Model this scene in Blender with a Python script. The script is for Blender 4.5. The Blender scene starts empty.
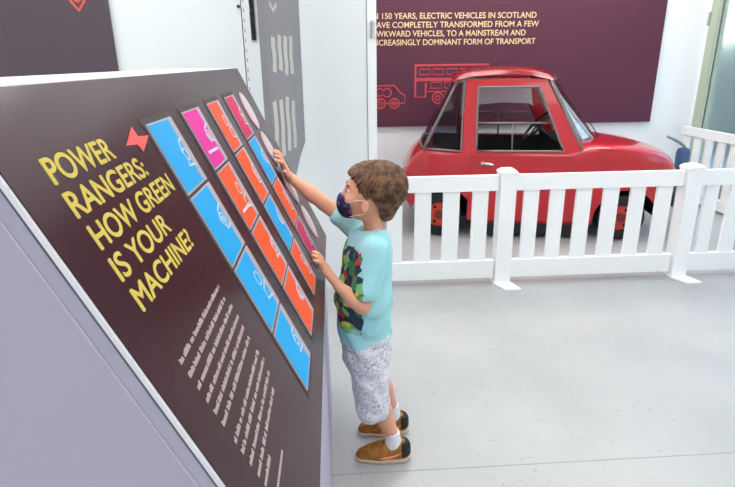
import bpy, bmesh, math, random
import numpy as np
from mathutils import Vector, Matrix
random.seed(4); np.random.seed(4)
PI = math.pi
scn = bpy.context.scene
COL = scn.collection

# ---------------------------------------------------------------- materials
def mat(name, col, rough=.5, metal=0, spec=.5, emit=None, es=1, bump=None, noise=None, coat=0):
    m = bpy.data.materials.new(name); m.use_nodes = True
    nt = m.node_tree; b = nt.nodes['Principled BSDF']
    b.inputs['Base Color'].default_value = (*col, 1)
    b.inputs['Roughness'].default_value = rough
    b.inputs['Metallic'].default_value = metal
    b.inputs['Specular IOR Level'].default_value = spec
    b.inputs['Coat Weight'].default_value = coat
    if emit:
        b.inputs['Emission Color'].default_value = (*emit, 1); b.inputs['Emission Strength'].default_value = es
    if noise:                                   # (scale, second colour, detail)
        sc, c2, det = noise
        tc = nt.nodes.new('ShaderNodeTexCoord'); n = nt.nodes.new('ShaderNodeTexNoise')
        n.inputs['Scale'].default_value = sc; n.inputs['Detail'].default_value = det
        mx = nt.nodes.new('ShaderNodeMix'); mx.data_type = 'RGBA'
        mx.inputs[6].default_value = (*col, 1); mx.inputs[7].default_value = (*c2, 1)
        cr = nt.nodes.new('ShaderNodeValToRGB'); cr.color_ramp.elements[0].position = .4; cr.color_ramp.elements[1].position = .62
        nt.links.new(tc.outputs['Object'], n.inputs['Vector']); nt.links.new(n.outputs['Fac'], cr.inputs['Fac'])
        nt.links.new(cr.outputs['Color'], mx.inputs[0]); nt.links.new(mx.outputs[2], b.inputs['Base Color'])
    if bump:
        sc, st = bump
        tc = nt.nodes.new('ShaderNodeTexCoord'); n = nt.nodes.new('ShaderNodeTexNoise'); n.inputs['Scale'].default_value = sc
        bp = nt.nodes.new('ShaderNodeBump'); bp.inputs['Strength'].default_value = st; bp.inputs['Distance'].default_value = .01
        nt.links.new(tc.outputs['Object'], n.inputs['Vector']); nt.links.new(n.outputs['Fac'], bp.inputs['Height'])
        nt.links.new(bp.outputs['Normal'], b.inputs['Normal'])
    return m
def rgb(r, g, b):                               # sRGB bytes -> linear
    f = lambda c: (c/255/12.92) if c/255 <= .04045 else ((c/255+.055)/1.055)**2.4
    return (f(r), f(g), f(b))
def glass(name, tint, refl=.12, dens=.0):
    m = bpy.data.materials.new(name); m.use_nodes = True; nt = m.node_tree
    for n in list(nt.nodes): nt.nodes.remove(n)
    out = nt.nodes.new('ShaderNodeOutputMaterial'); tr = nt.nodes.new('ShaderNodeBsdfTransparent'); gl = nt.nodes.new('ShaderNodeBsdfGlossy')
    tr.inputs[0].default_value = (*tint, 1); gl.inputs['Roughness'].default_value = .05
    lw = nt.nodes.new('ShaderNodeLayerWeight'); lw.inputs['Blend'].default_value = refl
    mx = nt.nodes.new('ShaderNodeMixShader')
    nt.links.new(lw.outputs['Fresnel'], mx.inputs[0]); nt.links.new(tr.outputs[0], mx.inputs[1]); nt.links.new(gl.outputs[0], mx.inputs[2])
    nt.links.new(mx.outputs[0], out.inputs[0]); return m

M = {}
M['wall'] = mat('white_wall_paint', rgb(233, 238, 241), .55, bump=(60, .03))
M['wall2'] = mat('white_door_paint', rgb(230, 236, 238), .4)
M['ceiling'] = mat('ceiling_paint', rgb(235, 235, 235), .8)
M['white'] = mat('white_plastic', rgb(243, 246, 246), .35)
M['purple'] = mat('plum_print', rgb(88, 46, 64), .6, spec=.25)
M['plum_grey'] = mat('plum_grey_print', rgb(80, 66, 76), .4)
M['grey_print'] = mat('silver_grey_print', rgb(132, 129, 133), .35)
M['cream'] = mat('cream_lettering', rgb(222, 196, 150), .6)
M['pale_letter'] = mat('pale_lettering', rgb(196, 194, 188), .6)
M['coral'] = mat('coral_ink', rgb(196, 66, 74), .6)
M['coral2'] = mat('bright_coral_ink', rgb(232, 84, 74), .6)
M['yellow'] = mat('yellow_lettering', rgb(208, 187, 88), .7, spec=.2)
M['body_text'] = mat('grey_body_text', rgb(176, 160, 156), .6)
M['kiosk_white'] = mat('lavender_white_laminate', rgb(176, 171, 192), .45)
M['edge_white'] = mat('white_board_edge', rgb(225, 225, 232), .4)
M['dark_line'] = mat('dark_grey_line', rgb(95, 98, 108), .6)
M['seam'] = mat('pale_seam', rgb(196, 192, 208), .5)
M['kiosk_face'] = mat('dark_plum_print', rgb(58, 28, 35), .24, spec=.5)
M['kiosk_face'].node_tree.nodes['Principled BSDF'].inputs['IOR'].default_value = 1.32
M['slot'] = mat('dark_slot', rgb(50, 38, 40), .6)
M['blue'] = mat('cyan_blue_tile', rgb(0, 158, 222), .5, spec=.25)
M['magenta'] = mat('magenta_tile', rgb(222, 30, 150), .5, spec=.25)
M['orange'] = mat('orange_tile', rgb(238, 82, 30), .5, spec=.25)
M['crimson'] = mat('crimson_tile', rgb(206, 28, 88), .5, spec=.25)
M['tile_side'] = mat('pale_tile_side', rgb(170, 160, 168), .5)
M['icon'] = mat('pale_icon_line', rgb(190, 205, 215), .6)
M['pinkwhite'] = mat('pale_pink_disc', rgb(206, 190, 196), .4)
M['pinkline'] = mat('pink_ring', rgb(200, 150, 154), .5)
M['red'] = mat('red_car_paint', rgb(180, 10, 26), .22, coat=.6)
M['red_trim'] = mat('red_pillar_paint', rgb(188, 18, 34), .3, coat=.4)
M['black'] = mat('black_rubber', rgb(20, 20, 22), .7)
M['blackint'] = mat('black_interior', rgb(9, 9, 11), .7, spec=.2)
M['chrome'] = mat('chrome', rgb(205, 205, 205), .25, metal=.9)
M['alu'] = mat('grey_window_trim', rgb(128, 126, 120), .4, metal=.5)
M['hub'] = mat('orange_red_hub', rgb(205, 62, 36), .4)
M['hub_dark'] = mat('dark_red_hub', rgb(110, 34, 26), .4)
M['pale_sheet'] = mat('off_white_sheet', rgb(240, 243, 246), .8)
M['lamp'] = mat('headlamp_glass', rgb(235, 235, 225), .15)
M['glass_tint'] = glass('tinted_car_glass', (.74, .72, .78), .2)
M['glass_clear'] = glass('clear_car_glass', (.95, .96, .96), .12)
M['navy'] = mat('dark_blue_enamel', rgb(62, 92, 134), .4)
M['cable'] = mat('grey_green_cable', rgb(120, 145, 150), .5)
M['green_frame'] = mat('pale_green_frame', rgb(172, 184, 160), .5)
M['black_metal'] = mat('black_metal', rgb(25, 27, 30), .4)
M['hedge'] = mat('hedge_leaves', rgb(138, 148, 132), .9, noise=(6, rgb(156, 164, 150), 4))
M['outdoor'] = mat('outdoor_paving', rgb(190, 192, 188), .9)
M['brick'] = mat('outdoor_render', rgb(150, 140, 128), .9)
M['skin'] = mat('skin', rgb(224, 164, 136), .5, spec=.3)
M['hair'] = mat('brown_hair', rgb(124, 90, 62), .55, noise=(50, rgb(70, 48, 34), 3), spec=.35)
M['sock'] = mat('white_sock', rgb(226, 228, 234), .9, bump=(300, .3))
M['suede'] = mat('mustard_suede', rgb(168, 112, 44), .85, noise=(60, rgb(140, 92, 36), 3))
M['sole'] = mat('pale_shoe_sole', rgb(206, 186, 166), .7)
M['swoosh'] = mat('salmon_stripe', rgb(240, 140, 104), .5)
M['eye'] = mat('eye_dark', rgb(30, 22, 18), .2)
M['eyew'] = mat('eye_white', rgb(235, 232, 228), .3)

def floor_mat():
    m = mat('grey_painted_floor', rgb(191, 193, 194), .33, spec=.4)
    nt = m.node_tree; b = nt.nodes['Principled BSDF']
    tc = nt.nodes.new('ShaderNodeTexCoord')
    n = nt.nodes.new('ShaderNodeTexNoise'); n.inputs['Scale'].default_value = 2.2; n.inputs['Detail'].default_value = 6
    cr = nt.nodes.new('ShaderNodeValToRGB')
    cr.color_ramp.elements[0].position = .3; cr.color_ramp.elements[0].color = (*rgb(168, 170, 170), 1)
    cr.color_ramp.elements[1].position = .75; cr.color_ramp.elements[1].color = (*rgb(183, 184, 184), 1)
    n2 = nt.nodes.new('ShaderNodeTexNoise'); n2.inputs['Scale'].default_value = 38; n2.inputs['Detail'].default_value = 2
    c2 = nt.nodes.new('ShaderNodeValToRGB'); c2.color_ramp.elements[0].position = .25; c2.color_ramp.elements[1].position = .34
    c2.color_ramp.elements[0].color = (.8, .8, .8, 1); c2.color_ramp.elements[1].color = (1, 1, 1, 1)
    mx = nt.nodes.new('ShaderNodeMix'); mx.data_type = 'RGBA'; mx.blend_type = 'MULTIPLY'; mx.inputs[0].default_value = 1
    for q in (n, n2): nt.links.new(tc.outputs['Object'], q.inputs['Vector'])
    nt.links.new(n.outputs['Fac'], cr.inputs['Fac']); nt.links.new(n2.outputs['Fac'], c2.inputs['Fac'])
    nt.links.new(cr.outputs['Color'], mx.inputs[6]); nt.links.new(c2.outputs['Color'], mx.inputs[7])
    nt.links.new(mx.outputs[2], b.inputs['Base Color']); return m
M['floor'] = floor_mat()
M['floor_joint'] = mat('floor_joint', rgb(160, 162, 163), .6)

# ---------------------------------------------------------------- object helpers
def mesh_obj(name, me, m, parent=None, smooth=False, origin=None):
    if m is not None and len(me.materials) == 0: me.materials.append(m)
    if smooth:
        for p in me.polygons: p.use_smooth = True
    o = bpy.data.objects.new(name, me); COL.objects.link(o)
    if parent is not None:
        root = parent
        while root.parent: root = root.parent
        if root.get('_w'):                       # geometry was given in world coordinates
            L = Vector(root['_w'])
            me.transform(Matrix.Translation(-L))
        o.parent = parent
    else:
        if len(me.vertices):
            cs = np.array([v.co for v in me.vertices]); lo, hi = cs.min(0), cs.max(0)
            c = Vector(((lo[0]+hi[0])/2, (lo[1]+hi[1])/2, lo[2])) if origin is None else Vector(origin)
            me.transform(Matrix.Translation(-c)); o.location = c
    return o
def from_bm(name, bm, m, parent=None, smooth=False, bevel=0, seg=2):
    if bevel:
        bmesh.ops.bevel(bm, geom=[e for e in bm.edges if e.is_manifold and e.calc_face_angle(0) > .5], offset=bevel, segments=seg, affect='EDGES', profile=.5)
    me = bpy.data.meshes.new(name); bm.to_mesh(me); bm.free()
    o = mesh_obj(name, me, m, parent)
    if not smooth:
        for p in me.polygons: p.use_smooth = False
    if smooth:
        for p in me.polygons: p.use_smooth = True
        o.data.update()
        if smooth != 'all':
            me.set_sharp_from_angle(angle=math.radians(35))
    return o
def tag(o, label=None, cat=None, group=None, kind=None):
    if label: o['label'] = label
    if cat: o['category'] = cat
    if group: o['group'] = group
    if kind: o['kind'] = kind
    return o
def thing(name, label, cat, loc=(0, 0, 0), rz=0, group=None, world=True):
    o = bpy.data.objects.new(name, None); COL.objects.link(o); o.empty_display_size = .1
    o.location = loc; o.rotation_euler = (0, 0, rz)
    if world: o['_w'] = list(loc)
    return tag(o, label, cat, group)
def box(bm, x0, x1, y0, y1, z0, z1):
    vs = [bm.verts.new((x, y, z)) for x in (x0, x1) for y in (y0, y1) for z in (z0, z1)]
    for f in ((0, 1, 3, 2), (4, 6, 7, 5), (0, 4, 5, 1), (2, 3, 7, 6), (0, 2, 6, 4), (1, 5, 7, 3)):
        bm.faces.new([vs[i] for i in f])
    return bm
def B(*a):
    bm = bmesh.new(); box(bm, *a); return bm
def prism(bm, pts, vec):
    """closed solid: polygon pts (3-D) extruded by vec"""
    a = [bm.verts.new(p) for p in pts]; b = [bm.verts.new(Vector(p)+Vector(vec)) for p in pts]
    n = len(pts)
    bm.faces.new(a[::-1]); bm.faces.new(b)
    for i in range(n): bm.faces.new((a[i], a[(i+1) % n], b[(i+1) % n], b[i]))
    bmesh.ops.recalc_face_normals(bm, faces=bm.faces)
    return bm
def tube(bm, pts, r, n=8, closed=False, caps=True):
    pts = [Vector(p) for p in pts]; rs = r if hasattr(r, '__len__') else [r]*len(pts)
    rings = []; N = len(pts); up = None
    for i, p in enumerate(pts):
        if closed: t = pts[(i+1) % N]-pts[i-1]
        else: t = pts[min(i+1, N-1)]-pts[max(i-1, 0)]
        t.normalize()
        if up is None:
            up = Vector((0, 0, 1)) if abs(t.z) < .9 else Vector((1, 0, 0))
        a = up-t*up.dot(t); a.normalize(); up = a; b = t.cross(a)
        rings.append([bm.verts.new(p+(a*math.cos(2*PI*k/n)+b*math.sin(2*PI*k/n))*rs[i]) for k in range(n)])
    for i in range(N if closed else N-1):
        A, Bq = rings[i], rings[(i+1) % N]
        for k in range(n): bm.faces.new((A[k], A[(k+1) % n], Bq[(k+1) % n], Bq[k]))
    if not closed and caps: bm.faces.new(rings[0][::-1]); bm.faces.new(rings[-1])
    return bm
def cyl(bm, c, axis, r, h, n=32, r2=None):
    c = Vector(c); axis = Vector(axis).normalized()
    a = axis.orthogonal().normalized(); b = axis.cross(a); r2 = r if r2 is None else r2
    A = [bm.verts.new(c-axis*h/2+(a*math.cos(2*PI*k/n)+b*math.sin(2*PI*k/n))*r) for k in range(n)]
    Bq = [bm.verts.new(c+axis*h/2+(a*math.cos(2*PI*k/n)+b*math.sin(2*PI*k/n))*r2) for k in range(n)]
    for k in range(n): bm.faces.new((A[k], A[(k+1) % n], Bq[(k+1) % n], Bq[k]))
    bm.faces.new(A[::-1]); bm.faces.new(Bq); return bm
def text_mesh(body, mtx, height, width=None, bold=.0, depth=.0008, align='LEFT'):
    """text whose cap height is `height`, stretched to `width`, lying in the plane of mtx"""
    cu = bpy.data.curves.new('t', 'FONT'); cu.body = body; cu.size = 1; cu.offset = bold; cu.extrude = 0; cu.fill_mode = 'BOTH' if False else cu.fill_mode
    ob = bpy.data.objects.new('t', cu); COL.objects.link(ob)
    dg = bpy.context.evaluated_depsgraph_get(); dg.update()
    me = bpy.data.meshes.new_from_object(ob.evaluated_get(dg))
    bpy.data.objects.remove(ob); bpy.data.curves.remove(cu)
    cs = np.array([v.co for v in me.vertices]); lo, hi = cs.min(0), cs.max(0)
    sy = height/.70; sx = sy if width is None else width/(hi[0]-lo[0])
    me.transform(Matrix.Diagonal((sx, sy, 1, 1)) @ Matrix.Translation((-lo[0], 0, 0)))
    bm = bmesh.new(); bm.from_mesh(me); bpy.data.meshes.remove(me)
    r = bmesh.ops.extrude_face_region(bm, geom=list(bm.faces))
    bmesh.ops.translate(bm, vec=(0, 0, depth), verts=[e for e in r['geom'] if isinstance(e, bmesh.types.BMVert)])
    bmesh.ops.recalc_face_normals(bm, faces=bm.faces)
    bmesh.ops.transform(bm, matrix=mtx, verts=bm.verts)
    return bm
def join_bm(dst, src):
    me = bpy.data.meshes.new('j'); src.to_mesh(me); src.free(); dst.from_mesh(me); bpy.data.meshes.remove(me); return dst
def frame(o, x, y, z):
    m = Matrix.Identity(4)
    for i, v in enumerate((x, y, z)):
        for j in range(3): m[j][i] = v[j]
    for j in range(3): m[j][3] = o[j]
    return m
def stroke(bm, pts, w, d=.0012, mtx=None, closed=False):
    """flat ribbon of width w following 2-D pts, thickness d"""
    P = [Vector((p[0], p[1])) for p in pts]; n = len(P); L = []; Rr = []
    for i in range(n):
        if closed: t = P[(i+1) % n]-P[i-1]
        else: t = P[min(i+1, n-1)]-P[max(i-1, 0)]
        t.normalize(); nn = Vector((-t.y, t.x))*w/2
        L.append(P[i]+nn); Rr.append(P[i]-nn)
    mk = lambda p, z: bm.verts.new((mtx @ Vector((p.x, p.y, z))) if mtx else (p.x, p.y, z))
    A = [(mk(L[i], 0), mk(Rr[i], 0), mk(Rr[i], d), mk(L[i], d)) for i in range(n)]
    for i in range(n if closed else n-1):
        a, b = A[i], A[(i+1) % n]
        for k in range(4): bm.faces.new((a[k], a[(k+1) % 4], b[(k+1) % 4], b[k]))
    if not closed: bm.faces.new(A[0][::-1]); bm.faces.new(A[-1])
    return bm
def circ(cx, cy, r, n=16, ry=None):
    return [(cx+r*math.cos(2*PI*k/n), cy+(ry or r)*math.sin(2*PI*k/n)) for k in range(n)]
def apply_mods(ob):
    dg = bpy.context.evaluated_depsgraph_get(); dg.update()
    me = bpy.data.meshes.new_from_object(ob.evaluated_get(dg)); old = ob.data
    ob.modifiers.clear(); ob.data = me; return ob

# ---------------------------------------------------------------- signed distance modelling (figure)
def lerp(a, b, t): return a+(b-a)*t
class SDF:
    def __init__(s, lo, hi, res):
        s.lo = np.array(lo, float); s.res = res
        n = np.ceil((np.array(hi)-s.lo)/res).astype(int)+1
        s.ax = [s.lo[i]+np.arange(n[i])*res for i in range(3)]
        s.d = np.full(n, 1.0, np.float32)
    def win(s, lo, hi):
        sl = []
        for i in range(3):
            a = max(0, int((lo[i]-s.lo[i])/s.res)-1); b = min(len(s.ax[i]), int((hi[i]-s.lo[i])/s.res)+3); sl.append(slice(a, max(a+1, b)))
        X, Y, Z = np.meshgrid(*[s.ax[i][sl[i]] for i in range(3)], indexing='ij', sparse=True)
        return tuple(sl), X, Y, Z
    def add(s, sl, d, k, mode='u'):
        o = s.d[sl]
        if mode == 'u':
            h = np.clip(.5+.5*(o-d)/k, 0, 1); s.d[sl] = o*(1-h)+d*h-k*h*(1-h)
        else:
            h = np.clip(.5-.5*(o+d)/k, 0, 1); s.d[sl] = o*(1-h)+(-d)*h+k*h*(1-h)
    def cone(s, a, b, ra, rb, k=.01, sc=(1, 1, 1), mode='u'):
        a = np.array(a, float); b = np.array(b, float); m = max(ra, rb)*max(1/min(sc), 1)+k*2+.02
        sl, X, Y, Z = s.win(np.minimum(a, b)-m, np.maximum(a, b)+m)
        ab = (b-a)*sc; L2 = (ab**2).sum()+1e-12
        x, y, z = (X-a[0])*sc[0], (Y-a[1])*sc[1], (Z-a[2])*sc[2]
        t = np.clip((x*ab[0]+y*ab[1]+z*ab[2])/L2, 0, 1)
        d = np.sqrt((x-t*ab[0])**2+(y-t*ab[1])**2+(z-t*ab[2])**2)-(ra+(rb-ra)*t)
        s.add(sl, d, k, mode)
    def ell(s, c, r, k=.01, rot=0, mode='u', rotz=0):
        c = np.array(c, float); r = np.array(r, float); m = max(r)+k*2+.02
        sl, X, Y, Z = s.win(c-m, c+m)
        x, y, z = X-c[0], Y-c[1], Z-c[2]
        if rot:                                  # about Y (pitch)
            cr, sr = math.cos(rot), math.sin(rot); x, z = cr*x+sr*z, -sr*x+cr*z
        if rotz:
            cr, sr = math.cos(rotz), math.sin(rotz); x, y = cr*x+sr*y, -sr*x+cr*y
        k0 = np.sqrt((x/r[0])**2+(y/r[1])**2+(z/r[2])**2); k1 = np.sqrt((x/r[0]**2)**2+(y/r[1]**2)**2+(z/r[2]**2)**2)+1e-9
        s.add(sl, k0*(k0-1)/k1, k, mode)
    def cut(s, p, n):                            # keep the side the normal points away from
        n = np.array(n, float); n /= np.linalg.norm(n)
        X, Y, Z = np.meshgrid(*s.ax, indexing='ij', sparse=True)
        s.d = np.maximum(s.d, ((X-p[0])*n[0]+(Y-p[1])*n[1]+(Z-p[2])*n[2]).astype(np.float32))
    def noise(s, fn):
        X, Y, Z = np.meshgrid(*s.ax, indexing='ij', sparse=True)
        s.d = s.d+fn(X, Y, Z).astype(np.float32)
    def mesh(s, name):
        d = s.d; ins = d < 0; nx, ny, nz = d.shape
        cnt = np.zeros((nx-1, ny-1, nz-1), np.float32); pos = np.zeros((nx-1, ny-1, nz-1, 3), np.float32)
        off = [(i, j, k) for i in (0, 1) for j in (0, 1) for k in (0, 1)]
        g = lambda arr, o: arr[o[0]:nx-1+o[0], o[1]:ny-1+o[1], o[2]:nz-1+o[2]]
        for a in off:
            for ax in range(3):
                if a[ax] == 0:
                    b = list(a); b[ax] = 1; b = tuple(b)
                    da, db = g(d, a), g(d, b); cr = (g(ins, a) != g(ins, b))
                    t = np.where(cr, da/np.where(cr, da-db, 1), 0)
                    for q in range(3): pos[..., q] += np.where(cr, a[q]+(t if q == ax else 0), 0)
                    cnt += cr
        act = cnt > 0; idx = -np.ones(act.shape, np.int64); ii = np.argwhere(act); idx[act] = np.arange(len(ii))
        V = (pos[act]/cnt[act][:, None]+ii)*s.res+s.lo
        faces = []
        for ax in range(3):
            u, v = [(1, 2), (2, 0), (0, 1)][ax]
            sa = [slice(0, -1) if q == ax else slice(1, -1) for q in range(3)]; sb = [slice(1, None) if q == ax else slice(1, -1) for q in range(3)]
            A, Bb = ins[tuple(sa)], ins[tuple(sb)]
            for flip, msk in ((False, A & ~Bb), (True, ~A & Bb)):
                e = np.argwhere(msk)
                for q in range(3):
                    if q != ax: e[:, q] += 1
                if not len(e): continue
                def I(du, dv):
                    f = e.copy(); f[:, u] += du; f[:, v] += dv; return idx[f[:, 0], f[:, 1], f[:, 2]]
                q4 = np.stack([I(-1, -1), I(0, -1), I(0, 0), I(-1, 0)], 1)
                faces.append(q4[:, ::-1] if flip else q4)
        Fc = np.concatenate(faces)
        me = bpy.data.meshes.new(name)
        me.vertices.add(len(V)); me.vertices.foreach_set('co', V.astype(np.float32).ravel())
        me.loops.add(len(Fc)*4); me.loops.foreach_set('vertex_index', Fc.astype(np.int32).ravel())
        me.polygons.add(len(Fc)); me.polygons.foreach_set('loop_start', np.arange(0, len(Fc)*4, 4, dtype=np.int32)); me.polygons.foreach_set('loop_total', np.full(len(Fc), 4, np.int32))
        me.update(calc_edges=True); me.validate()
        return me

# ================================================================ THE ROOM
def struct(name, bm, m, parent=None, **k):
    o = from_bm(name, bm, m, parent, **k)
    if parent is None: o['kind'] = 'structure'
    return o
XL, XR, YB, YF, ZC = -4.2, 3.6, -3.2, 5.4, 3.1
struct('floor', B(XL-.2, XR+.2, YB-.2, YF+.2, -.1, 0), M['floor'])
bmj = bmesh.new()
box(bmj, XL, XR, 1.528, 1.532, 0, .0009)
struct('trim_1', bmj, M['floor_joint'])
struct('ceiling', B(XL-.2, XR+.2, YB-.2, YF+.2, ZC, ZC+.15), M['ceiling'])
struct('wall_back', B(XL-.2, XR+.2, YF, YF+.15, 0, ZC), M['wall'])
struct('wall_left', B(XL-.15, XL, YB-.2, YF+.2, 0, ZC), M['wall'])
struct('wall_near', B(XL-.2, XR+.2, YB-.15, YB, 0, ZC), M['wall'])
# right wall with a tall glazed opening Y 2.2..5.24
bm = bmesh.new()
box(bm, XR, XR+.15, YB, 1.6, 0, ZC); box(bm, XR, XR+.15, 5.34, YF, 0, ZC); box(bm, XR, XR+.15, 1.6, 5.34, 2.7, ZC); box(bm, XR, XR+.15, 1.6, 5.34, 0, .08)
struct('wall_right', bm, M['wall'])
win = thing('window_1', None, None, (XR, 3.5, .08)); win['kind'] = 'structure'
bm = bmesh.new()
for a in ((5.24, 5.34), (3.72, 3.80), (1.6, 1.7)): box(bm, XR-.01, XR+.09, a[0], a[1], .08, 2.7)
box(bm, XR-.01, XR+.09, 1.7, 5.24, 2.6, 2.7); box(bm, XR-.01, XR+.09, 1.7, 5.24, .08, .2)
from_bm('window_frame', bm, M['green_frame'], win, bevel=.006)
pm = bpy.data.materials.new('frosted_glass'); pm.use_nodes = True
b = pm.node_tree.nodes['Principled BSDF']; b.inputs['Base Color'].default_value = (.86, .9, .89, 1); b.inputs['Transmission Weight'].default_value = 1; b.inputs['Roughness'].default_value = .28; b.inputs['IOR'].default_value = 1.15
bm = bmesh.new(); box(bm, XR+.03, XR+.045, 1.7, 3.72, .2, 2.6); box(bm, XR+.03, XR+.045, 3.8, 5.24, .2, 2.6)
from_bm('pane', bm, pm, win)
for z in (.45, 1.62, 2.1): from_bm('hinge', B(XR-.03, XR-.008, 5.325, 5.35, z, z+.12), M['chrome'], win, bevel=.004)

# partition wall with the big white door on its left part
struct('wall_front', B(XL, -1.42, 3.16, 3.26, 0, ZC), M['wall'])
bm = bmesh.new(); box(bm, -1.42, -.46, 3.16, 3.26, 2.35, ZC); box(bm, -.43, .2, 3.16, 3.26, 0, ZC); box(bm, -.46, -.43, 3.166, 3.26, 0, ZC)
struct('wall_partition', bm, M['wall2'])
bm = B(.203, .253, 3.15, 5.4, 0, ZC); struct('trim_2', bm, M['white'], bevel=.006)
bm = bmesh.new()
box(bm, .215, .243, 3.139, 3.151, 1.47, 1.545); cyl(bm, (.229, 3.137, 1.507), (0, 0, 1), .007, .09, 12)
la = from_bm('door_latch', bm, M['chrome'], None, bevel=0); tag(la, 'small metal latch on the white partition edge beside the plum poster', 'latch')
d = thing('door_1', None, None, (-.94, 3.18, 0)); d['kind'] = 'structure'
from_bm('door_panel', B(-1.41, -.465, 3.165, 3.215, .01, 2.34), M['wall2'], d, bevel=.003)
bm = bmesh.new()
for k in range(26): box(bm, -.4515, -.4485, 3.157, 3.1598, .9+k*.05, .918+k*.05)
from_bm('rivet_line', bm, M['dark_line'], d)
bm = bmesh.new(); tube(bm, [(-.405, 3.15, 1.50), (-.405, 3.125, 1.53), (-.405, 3.125, 1.60), (-.405, 3.15, 1.615)], .010)
tube(bm, [(-.405, 3.15, 1.625), (-.405, 3.125, 1.64), (-.405, 3.125, 1.80), (-.405, 3.15, 1.83)], .011); box(bm, -.417, -.393, 3.145, 3.16, 1.46, 1.86)
hd = from_bm('door_handle', bm, M['black_metal'], d, smooth=True)
bm = bmesh.new(); cyl(bm, (-.475, 3.158, 1.628), (0, 1, 0), .008, .014, 16); from_bm('screw_head', bm, M['black_metal'], d)

# outside the window: paving, hedge and a rendered building
struct('trim_3', B(XR+.15, XR+7, -1, 12, -.15, -.02), M['outdoor'])
bm = bmesh.new(); bmesh.ops.create_icosphere(bm, subdivisions=5, radius=1)
for v_ in bm.verts:
    c = v_.co; k = .1*math.sin(9*c.x+3*c.z)*math.cos(8*c.y)+.05*math.sin(31*c.y+17*c.z)*math.cos(29*c.x)+random.uniform(-.03, .03)
    v_.co = Vector((XR+2.6+c.x*.7*(1+k), 8+c.y*3.2*(1+k), .55+c.z*1.0*(1+k)))
tag(from_bm('hedge', bm, M['hedge']), 'blurred green hedge outside the tall frosted window', 'hedge')

# fill lights added above the view to light the room; no fixture is seen
def fill_light_panel(x, y):
    t = thing('fill_light_panel', 'added square fill light panel above the gallery, out of view', 'light', (x, y, ZC-.05), 0, 'added fill light panels')
    bm = bmesh.new()
    for a in ((-.62, .62, -.62, -.58), (-.62, .62, .58, .62), (-.62, -.58, -.58, .58), (.58, .62, -.58, .58)): box(bm, x+a[0], x+a[1], y+a[2], y+a[3], ZC-.05, ZC)
    from_bm('frame', bm, M['white'], t)
    from_bm('diffuser', B(x-.58, x+.58, y-.58, y+.58, ZC-.035, ZC-.01), LM, t)
LM = mat('fill_light_diffuser', (1, 1, 1), .5, emit=(1, .99, .97), es=5.6)
for x in (-2.6, -.6, 1.9):
    for y in (-1.6, .6, 2.2): fill_light_panel(x, y)
LM = mat('alcove_fill_diffuser', (1, 1, 1), .5, emit=(1, .99, .97), es=9.5)  # stronger unseen pair, added to brighten the alcove wall
for x in (1.0, 2.6): fill_light_panel(x, 4.4)

# ================================================================ POSTERS
def wall_frame(x, y, z): return frame((x, y, z), (1, 0, 0), (0, 0, 1), (0, -1, 0))
P = thing('wall_poster', 'large plum poster with cream lettering and red vehicle drawings behind the red car', 'poster', (1.6, 5.38, .70))
from_bm('board', B(.262, 3.17, 5.37, 5.398, .735, 2.35), M['purple'], P)
lines = [('IN 150 YEARS, ELECTRIC VEHICLES IN SCOTLAND', 1.708, 1.925), ('HAVE COMPLETELY TRANSFORMED FROM A FEW', 1.632, 1.955), ('AWKWARD VEHICLES, TO A MAINSTREAM AND', 1.556, 1.835), ('INCREASINGLY DOMINANT FORM OF TRANSPORT', 1.480, 1.935)]
bt = bmesh.new()
for s, z, x1 in lines: join_bm(bt, text_mesh(s, wall_frame(.385, 5.369, z), .050, x1-.385, bold=.012, depth=.001))
from_bm('lettering', bt, M['cream'], P)
# car drawing
W = wall_frame(0, 5.369, 0); bm = bmesh.new()
stroke(bm, [(.27, 1.04), (.33, 1.12), (.60, 1.12), (.66, 1.05), (.70, 1.03), (.70, .955), (.27, .955), (.27, 1.04)], .012, mtx=W)
for c in ((.60, .955), (.47, .955)): stroke(bm, circ(c[0], c[1], .045), .014, mtx=W, closed=True); stroke(bm, circ(c[0], c[1], .02), .010, mtx=W, closed=True)
stroke(bm, circ(.53, 1.055, .04), .012, mtx=W, closed=True); stroke(bm, circ(.46, 1.06, .035), .012, mtx=W, closed=True)
from_bm('car_drawing', bm, M['coral'], P)
bm = bmesh.new()
stroke(bm, [(.80, 1.30), (1.50, 1.30), (1.50, 1.01), (1.16, 1.01)], .018, mtx=W); stroke(bm, [(.80, 1.31), (.80, 1.01), (.90, 1.01), (.90, 1.14)], .016, mtx=W); stroke(bm, [(.80, 1.17), (1.50, 1.17)], .03, mtx=W)
for k in range(5): stroke(bm, [(.84+k*.13, 1.215), (.94+k*.13, 1.215), (.94+k*.13, 1.265), (.84+k*.13, 1.265)], .009, mtx=W, closed=True)
for k in range(4): stroke(bm, [(.95+k*.13, 1.09), (1.05+k*.13, 1.09), (1.05+k*.13, 1.145), (.95+k*.13, 1.145)], .009, mtx=W, closed=True)
stroke(bm, circ(1.02, 1.0, .05), .014, mtx=W, closed=True); stroke(bm, circ(1.02, 1.0, .02), .012, mtx=W, closed=True); stroke(bm, circ(1.38, 1.0, .05), .014, mtx=W, closed=True)
stroke(bm, [(.92, 1.06), (1.5, 1.06)], .012, mtx=W)
from_bm('bus_drawing', bm, M['coral'], P)

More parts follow.
